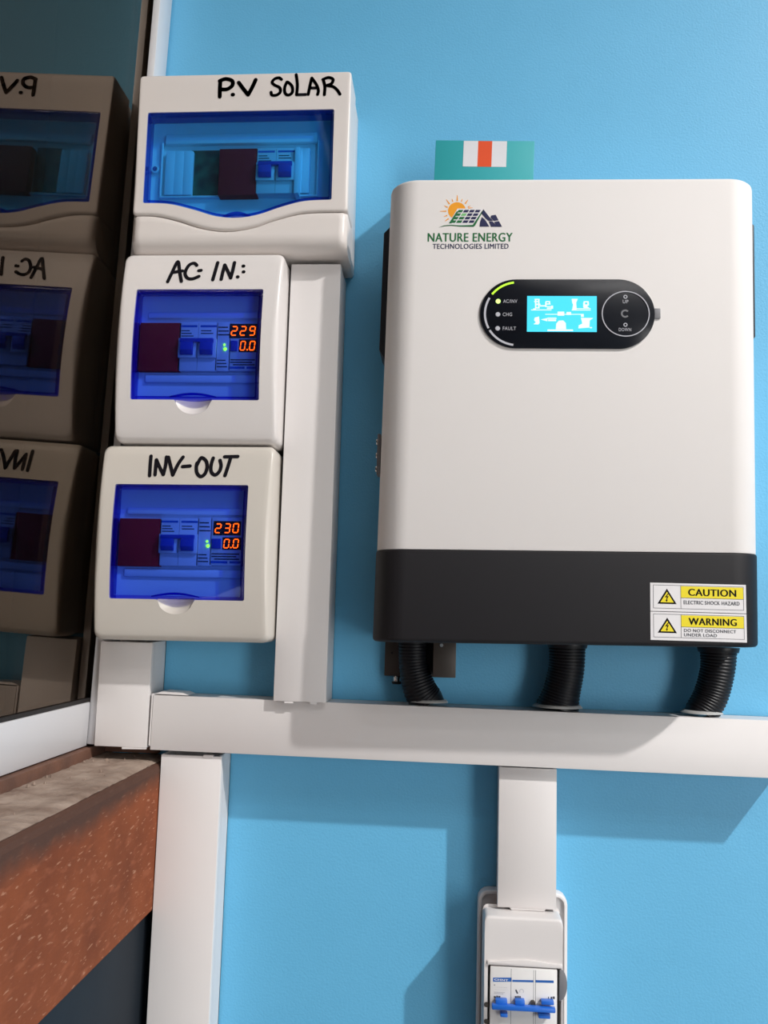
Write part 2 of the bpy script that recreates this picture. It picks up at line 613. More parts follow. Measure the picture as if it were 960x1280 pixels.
# sill: rough brown board with a cement-dusted top
sill = thing('trim_1', None, None, -288, 0, -155)
struct(sill)
f0 = MB()
prof = [(-296.5, -300), (-288, -300), (-288, -164), (-289.5, -159.5), (-293, -157.6), (-320, -157.6), (-320, -170), (-296.5, -170)]
f0.rings([[(x, d, z) for x, z in prof] for d in (1, 2098)], True, True, True)
f0.build('fascia_board', 'wood', sill, smooth=False)
ns, nd = 14, 260
sv = []
rg = []
for j in range(nd + 1):
    d = 1 + 2096 * (j / nd) ** 1.6
    ring = []
    for i in range(ns + 1):
        x = -362 + (i / ns) * 68
        z = -154.6 + 0.5 * math.sin(i * 1.3 + d * 0.045) * random.random() + random.uniform(-0.45, 0.45) - (0, 0.6, 2.6)[max(0, i - ns + 2)]
        ring.append((x, d, z))
    rg.append(ring + [(-294.5, d, -158.5), (-321, d, -158.5), (-321, d, -168), (-362, d, -168)])
MB().rings(rg, True, True, True).build('sill_top', 'cement', sill, angle=75)
MB().box(-402, -361, 1, 2098, -170, -144.0).build('back_strip', 'brown', sill, 1.2)
MB().box(-360.8, -302, 1, 9, -153, -146).build('brown_fillet', 'brown', sill, 1.0)
for k in range(26):
    x, d, s = random.uniform(-358, -305), random.uniform(16, 330), random.uniform(0.6, 1.9)
    if k < 9:
        x = random.uniform(-359, -350)
    mb = MB()
    top = [(x + s * math.cos(a) * random.uniform(.6, 1.1), d + s * math.sin(a) * random.uniform(.6, 1.1)) for a in [i * 1.05 for i in range(6)]]
    mb.rings([[(a, b, -154.6) for a, b in top], [(x + (a - x) * .6, d + (b - d) * .6, -153.2 + s * .7) for a, b in top]], True, True, True)
    mb.build('plaster_crumb', 'cement', sill, smooth=False)

# ================================================================== white cable trunking


def trunking(name_label, x0, x1, z0, z1, dep, upright=True, tilt=0.0, lip=11.0, wall=1.8):
    """U-channel on the wall plus snap-on lid that wraps the long edges."""
    t = thing('cable_trunking', name_label, 'cable trunking', (x0 + x1) / 2, 0, z0, tilt, 'white cable trunking')
    b, l = MB(), MB()
    if upright:
        b.box(x0 + 1, x1 - 1, 0.6, 2.4, z0, z1)
        b.box(x0 + 1, x0 + 1 + wall, 0.6, dep - 2.5, z0, z1)
        b.box(x1 - 1 - wall, x1 - 1, 0.6, dep - 2.5, z0, z1)
        prof = [(x0, dep - lip), (x0, dep), (x1, dep), (x1, dep - lip), (x1 - 0.9, dep - lip), (x1 - 0.9, dep - 1.6), (x0 + 0.9, dep - 1.6), (x0 + 0.9, dep - lip)]
        l.rings([[(x, d, z) for x, d in prof] for z in (z0 + 0.5, z1 - 0.5)], True, True, True)
    else:
        b.box(x0, x1, 0.6, 2.4, z0 + 1, z1 - 1)
        b.box(x0, x1, 0.6, dep - 2.5, z0 + 1, z0 + 1 + wall)
        b.box(x0, x1, 0.6, dep - 2.5, z1 - 1 - wall, z1 - 1)
        prof = [(z0, dep - lip), (z0, dep), (z1, dep), (z1, dep - lip), (z1 - 0.9, dep - lip), (z1 - 0.9, dep - 1.6), (z0 + 0.9, dep - 1.6), (z0 + 0.9, dep - lip)]
        l.rings([[(x, d, z) for z, d in prof] for x in (x0 + 0.5, x1 - 0.5)], True, True, True)
    b.build('channel', 'trunk', t)
    l.build('lid', 'trunk', t, 0.5, 2)
    return t


TH0, TH1 = -144.6, -90.0
ht = trunking('long horizontal white cable trunking below the inverter, black hoses entering its top', -298, 344, TH0, TH1, 50, False, -0.0058)
MB().prism([(-299.5, -88.5), (-299.5, -140), (-297.8, -141), (-297.8, -89)], 6, 49.5).build('end_flap', 'trunk', ht)
MB().prism([(-297, -88.8), (-262, -89.2), (-268, -86.8), (-290, -86.2)], 20, 46).build('bent_tab', 'trunk', ht)
ut = trunking('tall white cable trunking right of the blue-windowed boxes, under the P.V box', -171.2, -118, -89.2, 369.5, 58)
MB().box(-160, -151, 55.5, 57.6, -90.6, -88.0).build('bent_tab', 'trunk', ut)
MB().box(-134, -127, 55.5, 57.6, -90.8, -88.0).build('bent_tab', 'trunk', ut)
lt = trunking('white cable trunking running down to the floor beside the brown board', -287, -224.5, FL + 1, -147.2, 45)
MB().box(-243, -233, 41.5, 46, -149, -146.4).build('bent_tab', 'trunk', lt)
vt = trunking('short white cable trunking over the sill under the INV-OUT box', -356, -301.5, -141.5, -34.5, 50)
MB().prism([(-327, -143.2), (-302, -142.6), (-302, -140.8), (-327, -140.8)], 47, 49.6).build('bent_tab', 'trunk', vt)
st = trunking('short white cable trunking dropping to the small breaker enclosure', 56.5, 113.5, -282, -147.0, 40)
MB().prism([(70, -283.8), (102, -283.6), (104, -281), (68, -281)], 37, 39.6).build('bent_tab', 'trunk', st)

# ================================================================== distribution boxes


def breaker(parent, x0, x1, z0, z1, d0, dep, toggles, marks=True, mat='toggle_dark'):
    """Modular breaker: stepped white body, toggle levers, printed bars."""
    zc = (z0 + z1) / 2
    h = z1 - z0
    b = MB()
    b.box(x0, x1, d0, dep, z0 + 0.0, z1)
    br = b.build('circuit_breaker', 'mcb', parent, 0.5)
    n = len(toggles)
    wm = (x1 - x0) / n
    for i in range(n):
        a = x0 + i * wm
        MB().box(a + 0.8, a + wm - 0.8, dep - 0.2, dep + 3.4, zc - h * .24, zc + h * .16).build('toggle_shoulder', 'mcb', br, 0.6)
        mb = MB()
        prof = [(dep + 3.2, zc + h * .12), (dep + 6.6, zc + h * .10), (dep + 7.6, zc - h * .10), (dep + 5.0, zc - h * .19), (dep + 3.2, zc - h * .19)]
        mb.rings([[(x, d, z) for d, z in prof] for x in (a + wm * .18, a + wm * .82)], True, True, True)
        mb.build('toggle', mat, br, 0.5)
        if i:
            flat([rect(a - 0.12, a + 0.12, z0 + 0.5, z1 - 0.5)], dep + 0.08, 'grey_print', br, 'module_joint')
    mb = MB()
    mb.box(x0 + wm * .15, x1 - wm * .15, dep + 3.3, dep + 7.0, zc + h * .06, zc + h * .14)
    mb.build('toggle_bar', mat, br, 0.5)
    for i in range(n):
        a = x0 + i * wm
        flat([rect(a + wm * .08, a + wm * .92, z1 - h * .10, z1 - h * .055)], dep + 0.08, 'blue_print', br, 'printed_bar')
        for k in range(2 + (i == 0)):
            flat([rect(a + wm * .12, a + wm * (.55 + .1 * ((k + i) % 3)), z1 - h * (.16 + .055 * k) - h * .022, z1 - h * (.16 + .055 * k))], dep + 0.08, 'grey_print', br, 'fine_print')
    return br


def small_box(label, mat, outer_px, win_px, dep_c, arch, tilt, blocks, digits_px, letters, lorg, lscale, notch_px):
    ox = [at(*p, dep_c) for p in outer_px]
    x0, x1 = (ox[0][0] + ox[3][0]) / 2, (ox[1][0] + ox[2][0]) / 2
    z1, z0 = (ox[0][1] + ox[1][1]) / 2, (ox[3][1] + ox[2][1]) / 2
    x1 = min(x1, -173.2)
    zf = lambda z: max(0.0, math.sin(math.pi * min(1, max(0, (z - z0 + 6) / (z1 - z0 + 12)))))
    dfun = lambda x, z: dep_c + arch * zf(z) ** 0.75
    t = thing('distribution_box', label, 'breaker box', (x0 + x1) / 2, 0, z0, tilt, 'blue-windowed distribution boxes')
    # back tub on the wall
    MB().prism(outline(x0 + 2.2, x1 - 2.2, z0 + 2.2, z1 - 2.2, 5), 0.6, 42).build('back_box', mat, t, 1)
    wx = [at(*p, dep_c + arch * .8) for p in win_px]
    a0, a1 = (wx[0][0] + wx[3][0]) / 2, (wx[1][0] + wx[2][0]) / 2
    b1, b0 = (wx[0][1] + wx[1][1]) / 2, (wx[3][1] + wx[2][1]) / 2
    nc = at(*notch_px, dep_c + arch * .7)
    nr = 18.0

    def zb(x):
        u = (x - nc[0]) / nr
        return b0 - (14.5 * math.sqrt(max(0, 1 - u * u)) if abs(u) < 1 else 0)
    hole = outline(a0 - 0.5, a1 + 0.5, b0, b1 + 0.5, 2.0, zb=zb)
    cov = frame(outline(x0, x1, z0, z1, 7), hole, dfun, 43, lambda x, z: 55, 6.0).build('cover', mat, t, angle=50)
    # finger notch: scooped shell behind the half-moon opening
    rgs = []
    for k in range(6):
        q = k / 5
        rr = nr * (1 - q)
        rgs.append([(nc[0] + (rr + .6) * math.cos(math.pi + math.pi * i / 20), dfun(0, b0 - 5) - 1.4 - 7 * math.sin(q * math.pi / 2),
                     b0 + 1.5 + (15.4 * (1 - q) + .6) * math.sin(math.pi + math.pi * i / 20)) for i in range(21)])
    MB().rings(rgs, False).build('finger_notch', mat, t)
    # inner panel with raised ridges
    MB().box(x0 + 4, x1 - 4, 43.5, 75, z0 + 4, z1 - 4).build('inner_panel', 'inner', t)
    zt, zl = blocks['z']
    p = [at(win_px[0][0] + 8, zt - 6, 77), at(win_px[1][0], zl + 6, 77)]
    MB().box(a0 + 8, a1 + 1, 75.1, 78, p[0][1] - 1, p[0][1] + 6).build('panel_ridge', 'inner', t, 1.5)
    MB().box(a0 + 8, a1 + 1, 75.1, 78, p[1][1] - 8, p[1][1] + 0.5).build('panel_ridge', 'inner', t, 1.5)
    dm = 81

    def blk(xa, xb):
        A, B = at(xa, zt, dm), at(xb, zl, dm)
        return A[0], B[0], B[1], A[1]
    ax, bx, az, bz = blk(*blocks['red'])
    MB().box(ax, bx - .3, 75.2, dm, az, bz).build('red_blanking_plate', 'red', t, 0.6)['label'] = 'red blanking plate'
    ax, bx, az, bz = blk(*blocks['mcb'])
    breaker(t, ax, bx - .3, az, bz, 75.2, dm, (1, 1))
    ax, bx, az, bz = blk(*blocks['led'])
    lm = MB().box(ax, bx - .3, 75.2, dm, az, bz).build('indicator_module', 'mcb', t, 0.5)
    for k in range(3):
        flat([rect(ax + 2, bx - 4 + k, bz - 6 - 4 * k, bz - 4.6 - 4 * k)], dm + .08, 'grey_print', lm, 'fine_print')
    for k in range(3):
        flat([rect(ax + 2, bx - 3 - k, az + 4 + 3.4 * k, az + 5.2 + 3.4 * k)], dm + .08, 'grey_print', lm, 'fine_print')
    lx, lz = at(*blocks['ledpx'], dm + 1)
    MB().cyl((lx, dm, lz), (lx, dm + 1.4, lz), 1.7, 1.2, 14).build('green_light', 'green_led', lm)
    MB().cyl((lx - 1, dm, lz + 4.5), (lx - 1, dm + 1.0, lz + 4.5), 1.1, .8, 12).build('green_light', 'green_led', lm)
    ax, bx, az, bz = blk(*blocks['meter'])
    em = MB().box(ax, bx, 75.2, dm, az, bz).build('energy_meter', 'mcb', t, 0.5)
    dx0, dz1 = at(digits_px[0][0] - 2, digits_px[0][2] - 3, dm)
    dx1, dz0 = at(digits_px[-1][1] + 3, digits_px[0][3] + 3, dm)
    MB().box(dx0, min(dx1, bx - .3), dm - .2, dm + .4, dz0, dz1).build('display_window', 'dark_display', em)
    q = [d for d in digits_px if d[2] > digits_px[0][2] + 5]
    ex0, ez1 = at(q[0][0] - 1.5, q[0][2] - 2, dm)
    ex1, ez0 = at(q[-1][1] + 3, q[0][3] + 2, dm)
    MB().box(ex0, min(ex1, bx - .3), dm - .2, dm + .4, ez0, ez1).build('display_window', 'dark_display', em)
    MB().box(ax + 1.8, ex0 - 1.5, dm - .2, dm + 1.4, ez0 + .8, ez1 - 1.5).build('push_button', 'toggle_dark', em, .5)
    for k in range(3):
        flat([rect(ax + 2 + 3 * (k == 0), bx - 3 - 3 * (k == 1), az + 5.8 + 2.6 * k, az + 7.2 + 2.6 * k)], dm + .08, 'grey_print', em, 'fine_print')
    flat([rect(ax + 1.5, (ax + bx) / 2 + 2, az + 2.2, az + 4.6), rect((ax + bx) / 2 + 4, bx - 1.5, az + 2.2, az + 4.6)], dm + .08, 'blue_print', em, 'printed_bar')
    for xa, xb, ya, yb, ch in digits_px:
        A, B = at(xa, ya, dm), at(xb, yb, dm)
        seven_segment(ch, A[0], B[0], B[1], A[1], dm + .5, em)
    # hinged clear cover
    dw = lambda x, z: dfun(x, z) - 1.2
    oo = outline(a0 + .2, a1 - .2, b0 + .3, b1 - .2, 1.8)
    oi = outline(a0 + 4.0, a1 - 3.8, b0 + 3.6, b1 - 4.6, 1.0)
    wd = frame(oo, oi, lambda x, z: dw(x, z) + .7, 62, lambda x, z: dw(x, z) - 6, 1.2, steps=2)
    rim = wd.build('window_rim', 'rim_db', t, angle=50)
    rim['label'] = 'dark blue edge of the hinged window'
    sheet(outline(a0 + 3.9, a1 - 3.7, b0 + 3.5, b1 - 4.5, 1.0), dw, 1.6).build('window_cover', 'pane_db', t, angle=60)['label'] = 'clear deep blue window'
    # curved finger lip at the bottom of the window
    n = 20
    lipp = [(nc[0] - 24 + 48 * i / n, b0 + 3.4 + 3.6 * math.sin(math.pi * i / n)) for i in range(n + 1)] + [(nc[0] + 24 - 48 * i / n, b0 + 2.2 + 2.4 * math.sin(math.pi * (1 - i / n))) for i in range(n + 1)]
    MB().prism(lipp, 0.4, 2.0, dw).build('finger_lip', 'rim_db', t)
    handwriting(t, letters, lorg, lscale, dep_c + arch * .45, 3.7, dfun)
    return t


AC_LETTERS = [
    ('A', [[(92, 268), (130, 170), (180, 50), (205, 160), (228, 265)], [(140, 168), (185, 160), (232, 152)]]),
    ('C', [[(372, 92), (345, 68), (300, 85), (268, 140), (262, 190), (290, 232), (340, 238), (400, 212)]]),
    ('dash', [[(396, 150), (418, 147)]]),
    ('I', [[(580, 62), (560, 160), (540, 250)]]),
    ('N', [[(624, 245), (638, 160), (652, 88)], [(652, 88), (690, 165), (718, 230)], [(718, 230), (735, 150), (748, 62)]]),
    ('dot', [[(786, 218), (790, 219)]]),
    ('dot', [[(836, 101), (842, 101)]]),
    ('dot', [[(842, 164), (846, 164)]]),
]
INV_LETTERS = [
    ('I', [[(78, 58), (76, 150), (75, 250)]]),
    ('N', [[(126, 242), (132, 95)], [(132, 95), (165, 165), (205, 240)], [(205, 240), (222, 150), (226, 68)]]),
    ('V', [[(245, 70), (268, 150), (295, 245)], [(295, 245), (340, 140), (384, 70)]]),
    ('dash', [[(384, 164), (455, 158)]]),
    ('O', [[(520, 150), (545, 95), (565, 78), (605, 110), (618, 170), (600, 235), (560, 262), (525, 230), (515, 175), (520, 130)]]),
    ('U', [[(672, 82), (655, 150), (658, 215), (695, 248), (735, 215), (750, 160), (738, 105)]]),
    ('T', [[(780, 70), (905, 68)], [(838, 80), (815, 170), (790, 255)]]),
]
small_box('white box lettered AC IN, middle of the three stacked breaker boxes', 'ac',
          ((160, 319), (356, 317), (349, 556), (143, 553)), ((171, 362), (328, 361), (324, 500), (163, 499)), 82, 16, 0.003,
          dict(z=(403, 464), red=(176, 225), mcb=(225, 271), led=(271.5, 287.5), meter=(288, 322), ledpx=(281.5, 436)),
          [(290, 297, 408, 420, '2'), (301, 308, 408, 420, '2'), (312.5, 319.5, 408, 420, '9'),
           (301, 307, 426.5, 438.5, '0'), (308.6, 310.4, 436.5, 438.5, '.'), (312.5, 319, 426.5, 438.5, '0')],
          AC_LETTERS, (200, 320), 8.0, (241.5, 499))
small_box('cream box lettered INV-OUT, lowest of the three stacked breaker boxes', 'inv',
          ((133, 558), (346, 557), (338, 803), (118, 800)), ((145, 606), (310, 606), (306, 751), (137, 748)), 82, 14, 0.008,
          dict(z=(647, 708), red=(151, 201), mcb=(201.5, 248), led=(248.5, 264.5), meter=(265, 303), ledpx=(260.5, 682.5)),
          [(270.5, 277.5, 654.5, 667, '2'), (282, 289, 654.5, 667, '3'), (292.5, 299.5, 654.5, 667, '0'),
           (281, 287.5, 674, 686, '0'), (288.8, 290.6, 684, 686, '.'), (292.5, 299, 674, 686, '0')],
          INV_LETTERS, (180, 562), 7.619, (219.5, 749))

# wide box on top


def pv_box():
    dep = 85
    c1 = lambda x, y: (140 + x / 2.8235, 70 + y / 2.8235)
    x0, x1, z0, z1 = -338.0, -109.3, 373.2, 570.6
    t = thing('distribution_box', 'wide white box lettered P.V SOLAR with a sky blue window, topmost breaker box', 'breaker box', (x0 + x1) / 2, 0, z0, 0.0055, 'blue-windowed distribution boxes')
    tiltfix = 0.0055

    def L(px, py, d=dep):
        X, Z = at(px, py, d)
        return X, Z - tiltfix * (X - (x0 + x1) / 2)

    def interp(pts):
        pts = sorted(pts)

        def f(x):
            if x <= pts[0][0]:
                return pts[0][1]
            if x >= pts[-1][0]:
                return pts[-1][1]
            for (a, b), (c, d) in zip(pts, pts[1:]):
                if a <= x <= c:
                    u = (x - a) / (c - a)
                    return b + (d - b) * u
        return f

    def curve(pts):
        q = smooth_line([L(*c1(*p)) for p in pts], 6)
        return interp(q)
    groove = curve([(60, 562), (150, 563), (230, 580), (310, 605), (400, 617), (490, 605), (580, 576), (680, 553), (822, 549)])
    wbot = curve([(105, 519), (200, 522), (290, 543), (365, 565), (440, 571), (515, 560), (600, 532), (680, 512), (775, 507)])
    flatd = lambda x, z: dep
    MB().prism(outline(x0 + 3, x1 - 1, z0 + 2, z1 - 2, 4), 0.6, 40).build('back_box', 'pv', t, 1.2)
    wl, wr = -327.3, -126.3
    wt = 527.6
    hole = outline(wl, wr, 427, wt, 2.0, zb=wbot)
    frame(outline(x0, x1, z0, z1, 3.5, zb=lambda x: groove(x) + .5), hole, flatd, 40.5, lambda x, z: 55, 3.2).build('cover', 'pv', t, angle=50)
    # lower panel, its bottom edge rolled back to the wall side
    nx, nz = 48, 14
    rg = []
    for i in range(nx + 1):
        x = x0 + .3 + (x1 - x0 - .6) * i / nx
        e = min(x - x0 - .3, x1 - .3 - x)
        side = 0 if e > 4 else 4 * (1 - math.sqrt(max(0, 1 - (1 - e / 4) ** 2)))
        g = groove(x) - .5
        col = []
        for k in range(nz + 1):
            v = k / nz
            if v < .45:
                z = g - (g - z0 - 16) * (v / .45)
                d = dep - 1.0 + 1.0 * (v / .45) - (1.2 if k == 0 else 0)
            else:
                a = (v - .45) / .55 * math.pi / 2
                z = z0 + 16 - 16 * math.sin(a)
                d = dep - 16 + 16 * math.cos(a)
            col.append((x, max(d - side, 50), z))
        col.append((x, 40.5, z0 + .2))
        col.append((x, 40.5, g))
        rg.append(col)
    MB().rings(rg, True, True, True).build('lower_panel', 'pv', t, angle=50)
    MB().box(x0 + 5, x1 - 5, 41, 62.5, z0 + 8, z1 - 8).build('inner_panel', 'inner', t)
    # stepped frame round the slot
    s = 200 / 960 * 1.0
    c4 = lambda x, y: (200 + x * 200 / 960, 160 + y * 200 / 960)
    A, B = L(*c4(45, 50), 64), L(*c4(950, 95), 64)
    MB().box(A[0], B[0], 62.6, 68, B[1], A[1]).build('slot_shelf', 'inner', t, 1.5)
    A, B = L(*c4(30, 105), 64), L(*c4(940, 403), 64)
    MB().box(A[0] - 2, A[0], 62.6, 67, B[1], A[1] + 2).build('slot_edge', 'inner', t, .6)
    MB().box(B[0], B[0] + 2, 62.6, 67, B[1], A[1] + 2).build('slot_edge', 'inner', t, .6)
    MB().box(A[0] - 2, B[0] + 2, 62.6, 67, B[1] - 2.4, B[1] - .4).build('slot_edge', 'inner', t, .6)
    for a, b in ((40, 85), (92, 135), (148, 190)):
        A, B = L(*c4(a, 138), 68), L(*c4(b, 400), 68)
        MB().box(A[0], B[0], 62.8, 68, B[1], A[1]).build('blanking_strip', 'inner', t, .8)
    for a, b in ((838, 852), (862, 895)):
        A, B = L(*c4(a, 120), 68), L(*c4(b, 388), 68)
        MB().box(A[0], B[0], 62.8, 68, B[1], A[1]).build('blanking_strip', 'inner', t, .8)
    A, B = L(*c4(194, 135), 64), L(*c4(360, 400), 64)
    MB().box(A[0], B[0] - .2, 62.6, 63.6, B[1], A[1]).build('green_board', 'dgreen', t)
    A, B = L(*c4(362, 125), 74), L(*c4(582, 400), 74)
    MB().box(A[0], B[0] - .2, 62.8, 74, B[1], A[1]).build('red_blanking_plate', 'red', t, .6)['label'] = 'dark red blanking plate'
    A, B = L(*c4(584, 122), 74), L(*c4(812, 390), 74)
    breaker(t, A[0], B[0], B[1], A[1], 62.8, 74, (1, 1))
    A, B = L(*c4(814, 112), 78), L(*c4(832, 390), 78)
    MB().box(A[0], B[0], 62.8, 78, B[1], A[1]).build('end_stop', 'inner', t, .6)
    X, Z = L(194.5, 211, 66)
    sm = MB().cyl((X, 62.6, Z), (X, 66, Z), 5.0, 4.4, 24).build('screw_boss', 'inner', t)
    MB().cyl((X, 66, Z), (X, 66.8, Z), 2.8, 2.4, 20).build('screw', 'steel', sm)
    # clear window with a darker moulded edge and a small catch
    dw = lambda x, z: dep - 1.4
    frame(outline(wl + .4, wr - .4, 427, wt - .3, 1.8, zb=lambda x: wbot(x) + .6), outline(wl + 3.4, wr - 3.4, 430, wt - 3.4, 1.0, zb=lambda x: wbot(x) + 3.4),
          lambda x, z: dep - .3, 64, lambda x, z: dep - 6, 1.0, steps=2).build('window_rim', 'rim_pv', t, angle=50)['label'] = 'darker blue edge of the window'
    sheet(outline(wl + 3.3, wr - 3.3, 430, wt - 3.3, 1.0, zb=lambda x: wbot(x) + 3.3), dw, 1.6, 6).build('window_cover', 'pane_pv', t, angle=60)['label'] = 'clear sky blue window'
    cx = -225.8
    n = 18
    zc = wbot(cx)
    arch = [(cx - 15 + 30 * i / n, zc + 2 + 4.6 * math.sin(math.pi * i / n)) for i in range(n + 1)] + [(cx + 11 - 22 * i / n, zc + 1.5 + 2.6 * math.sin(math.pi * (1 - i / n))) for i in range(n + 1)]
    MB().prism(arch, dep - 2, dep + .6).build('window_catch', 'rim_pv', t)
    MB().box(cx - 6, cx + 6, dep - 4, dep - .2, zc - .6, zc + 2.2).build('catch_slot', 'toggle_dark', t, .5)
    letters = [
        ('P', [[(66, 100), (63, 150), (62, 204)], [(62, 92), (105, 78), (150, 92), (150, 125), (115, 150), (72, 152)]]),
        ('dot', [[(152, 189), (156, 189)]]),
        ('V', [[(196, 104), (230, 150), (262, 190)], [(262, 190), (290, 140), (316, 84)]]),
        ('S', [[(498, 82), (480, 70), (450, 78), (432, 102), (450, 122), (485, 140), (488, 172), (462, 192), (430, 192), (424, 172)]]),
        ('O', [[(536, 100), (520, 140), (524, 180), (548, 192), (574, 172), (572, 130), (545, 102), (534, 106)]]),
        ('L', [[(602, 48), (610, 120), (604, 190)], [(604, 190), (668, 188)]]),
        ('A', [[(686, 188), (700, 120), (712, 72)], [(712, 72), (745, 120), (758, 160), (752, 188)], [(704, 142), (740, 142)]]),
        ('R', [[(792, 82), (804, 130), (800, 190)], [(790, 82), (830, 68), (862, 82), (850, 112), (820, 124), (860, 132), (890, 155), (910, 186)]]),
    ]
    for name, lines in letters:
        mb = MB()
        for ln in lines:
            stroke(mb, [L(265 + x / 5.647, 85 + y / 5.647) for x, y in ln], 4.3 if name in ('P', 'V', 'dot') else 3.3, flatd)
        o = mb.build('handwritten_letter', 'ink', t, smooth=False)
        for p in o.data.polygons:
            if p.normal.y > 0:
                p.flip()
    return t


pv_box()

# ================================================================== solar inverter
XL, XR, DF, RR = -68.5, 289.5, 125.0, 30.0
ZB, ZM, ZT = -22.5, 63.6, 428.4
inv = thing('solar_inverter', 'large white and black wall inverter with lit cyan screen and green light', 'inverter', (XL + XR) / 2, 0, ZB, 0.0)
HW = lambda x, z: (x + 0.0105 * (z - ZB), z + (0.0145 - 0.0185 * (z - ZB) / (ZT - ZB)) * (x - 110))      # the housing hangs very slightly crooked


def plan(i, d0=10):
    """Horizontal section of the housing, inset by i."""
    r = max(RR - i, 1)
    pts = [(XL + i, d0)]
    for k in range(13):
        a = math.pi - k / 12 * math.pi / 2
        pts.append((XL + i + r + r * math.cos(a), DF - i - r + r * math.sin(a)))
    for k in range(13):
        a = math.pi / 2 - k / 12 * math.pi / 2
        pts.append((XR - i - r + r * math.cos(a), DF - i - r + r * math.sin(a)))
    pts.append((XR - i, d0))
    return pts


rings = [[(HW(x, z)[0], d, HW(x, z)[1]) for x, d in plan(i)] for i, z in ((0.3, ZM + .3), (0, ZM + 1.0), (0, ZT - 4), (0.5, ZT - 1.8), (1.8, ZT - .5), (4, ZT))]
MB().rings(rings, True, True, True).build('white_housing', 'invw', inv, angle=35)
rings = [[(HW(x, z)[0], d, HW(x, z)[1]) for x, d in plan(i)] for i, z in ((3.0, ZB), (1.0, ZB + .4), (-.6, ZB + 2), (-1, ZB + 4), (-1, ZM - 2), (-.6, ZM - .6), (.6, ZM))]
MB().rings(rings, True, True, True).build('black_lower_cover', 'invb', inv, angle=35)
MB().box(XL + 30, XR - 30, 0.6, 9.8, 120, 400).build('wall_bracket', 'fin', inv)
for sx, xa, xb, za, zb in ((-1, XL - 7.5, XL - .2, 258, 402), (1, XR + .2, XR + 9.5, 273, 410)):
    o_, i_ = (xa, xb) if sx < 0 else (xb, xa)
    MB().prism([HW(i_, za), HW(o_, za + 12), HW(o_, zb - 8), HW(i_, zb)], 30, 78).build('side_vent', 'fin', inv, 1.0)
tx = XL - 3.6
lug = MB().box(tx, XL - .1, 62, 78, 140, 182).build('side_terminal', 'grey', inv, .8)
for k in range(3):
    MB().cyl((tx - .2, 70, 147 + 14 * k), (tx - 1.6, 70, 147 + 14 * k), 3.6, 3.0, 14).build('screw', 'steel', lug)

# control panel
px0, px1, pz, ph = 27.6, 192.8, 291.0, 34.2
pill = [(px0 + ph + ph * math.cos(a), pz + ph * math.sin(a)) for a in [math.pi / 2 + math.pi * k / 32 for k in range(33)]]
pill += [(px1 - ph + ph * math.cos(a), pz + ph * math.sin(a)) for a in [-math.pi / 2 + math.pi * k / 32 for k in range(33)]]
pan = MB().prism(pill, DF + .1, DF + 2.0).build('control_panel', 'gloss', inv, .5)
PD = DF + 2.1


def P(x, y):
    X, Z = at(x, y, PD)
    return X, Z


A, B = P(659, 370), P(746, 415)
MB().box(A[0], B[0], DF + 1.9, PD + .1, B[1], A[1]).build('lcd_screen', 'lcd', pan, smooth=False)
sc4 = lambda x, y: P(650 + x * 106 / 960, 362 + y * 106 / 960)


def icon(polys, name='screen_icon'):
    return flat([[sc4(*p) for p in q] for q in polys], PD + .2, 'lcd_white', pan, name)


R4 = lambda a, b, c, d: [(a, b), (c, b), (c, d), (a, d)]
icon([R4(165, 105, 222, 118), R4(160, 130, 215, 142), R4(170, 118, 185, 215), R4(205, 118, 220, 205), R4(170, 160, 230, 175), R4(178, 200, 222, 214)])
icon([R4(222, 178, 290, 192), R4(125, 226, 355, 236), R4(150, 214, 180, 226)])
icon([R4(290, 130, 340, 142), R4(285, 142, 300, 195), R4(326, 142, 342, 160), R4(285, 158, 345, 170), R4(285, 188, 372, 198), R4(352, 182, 374, 218), R4(305, 204, 360, 220)])
icon([[(585, 105), (655, 105), (635, 150), (640, 200), (640, 236), (590, 236), (600, 170), (590, 145)]])
icon([R4(640, 212, 800, 220), R4(585, 228, 800, 237)])
icon([R4(720, 132, 778, 146), R4(715, 146, 735, 200), R4(762, 146, 780, 172), R4(715, 168, 780, 182), R4(735, 182, 765, 205), R4(720, 200, 780, 210)])
icon([R4(285, 276, 720, 284), R4(425, 250, 500, 296), R4(526, 254, 578, 288), R4(690, 284, 722, 310)])
icon([[(165, 318), (215, 305), (222, 380), (205, 396), (150, 392), (180, 372), (160, 350)]])
icon([[(235, 340), (310, 322), (310, 360)], R4(312, 318, 412, 332), R4(318, 338, 408, 358)])
icon([[(410, 385), (440, 352), (490, 350), (518, 380), (522, 450), (405, 450)], R4(310, 452, 600, 470)])
icon([[(690, 320), (828, 322), (790, 350), (785, 430), (660, 440), (665, 405), (705, 385)], R4(790, 425, 815, 438)])
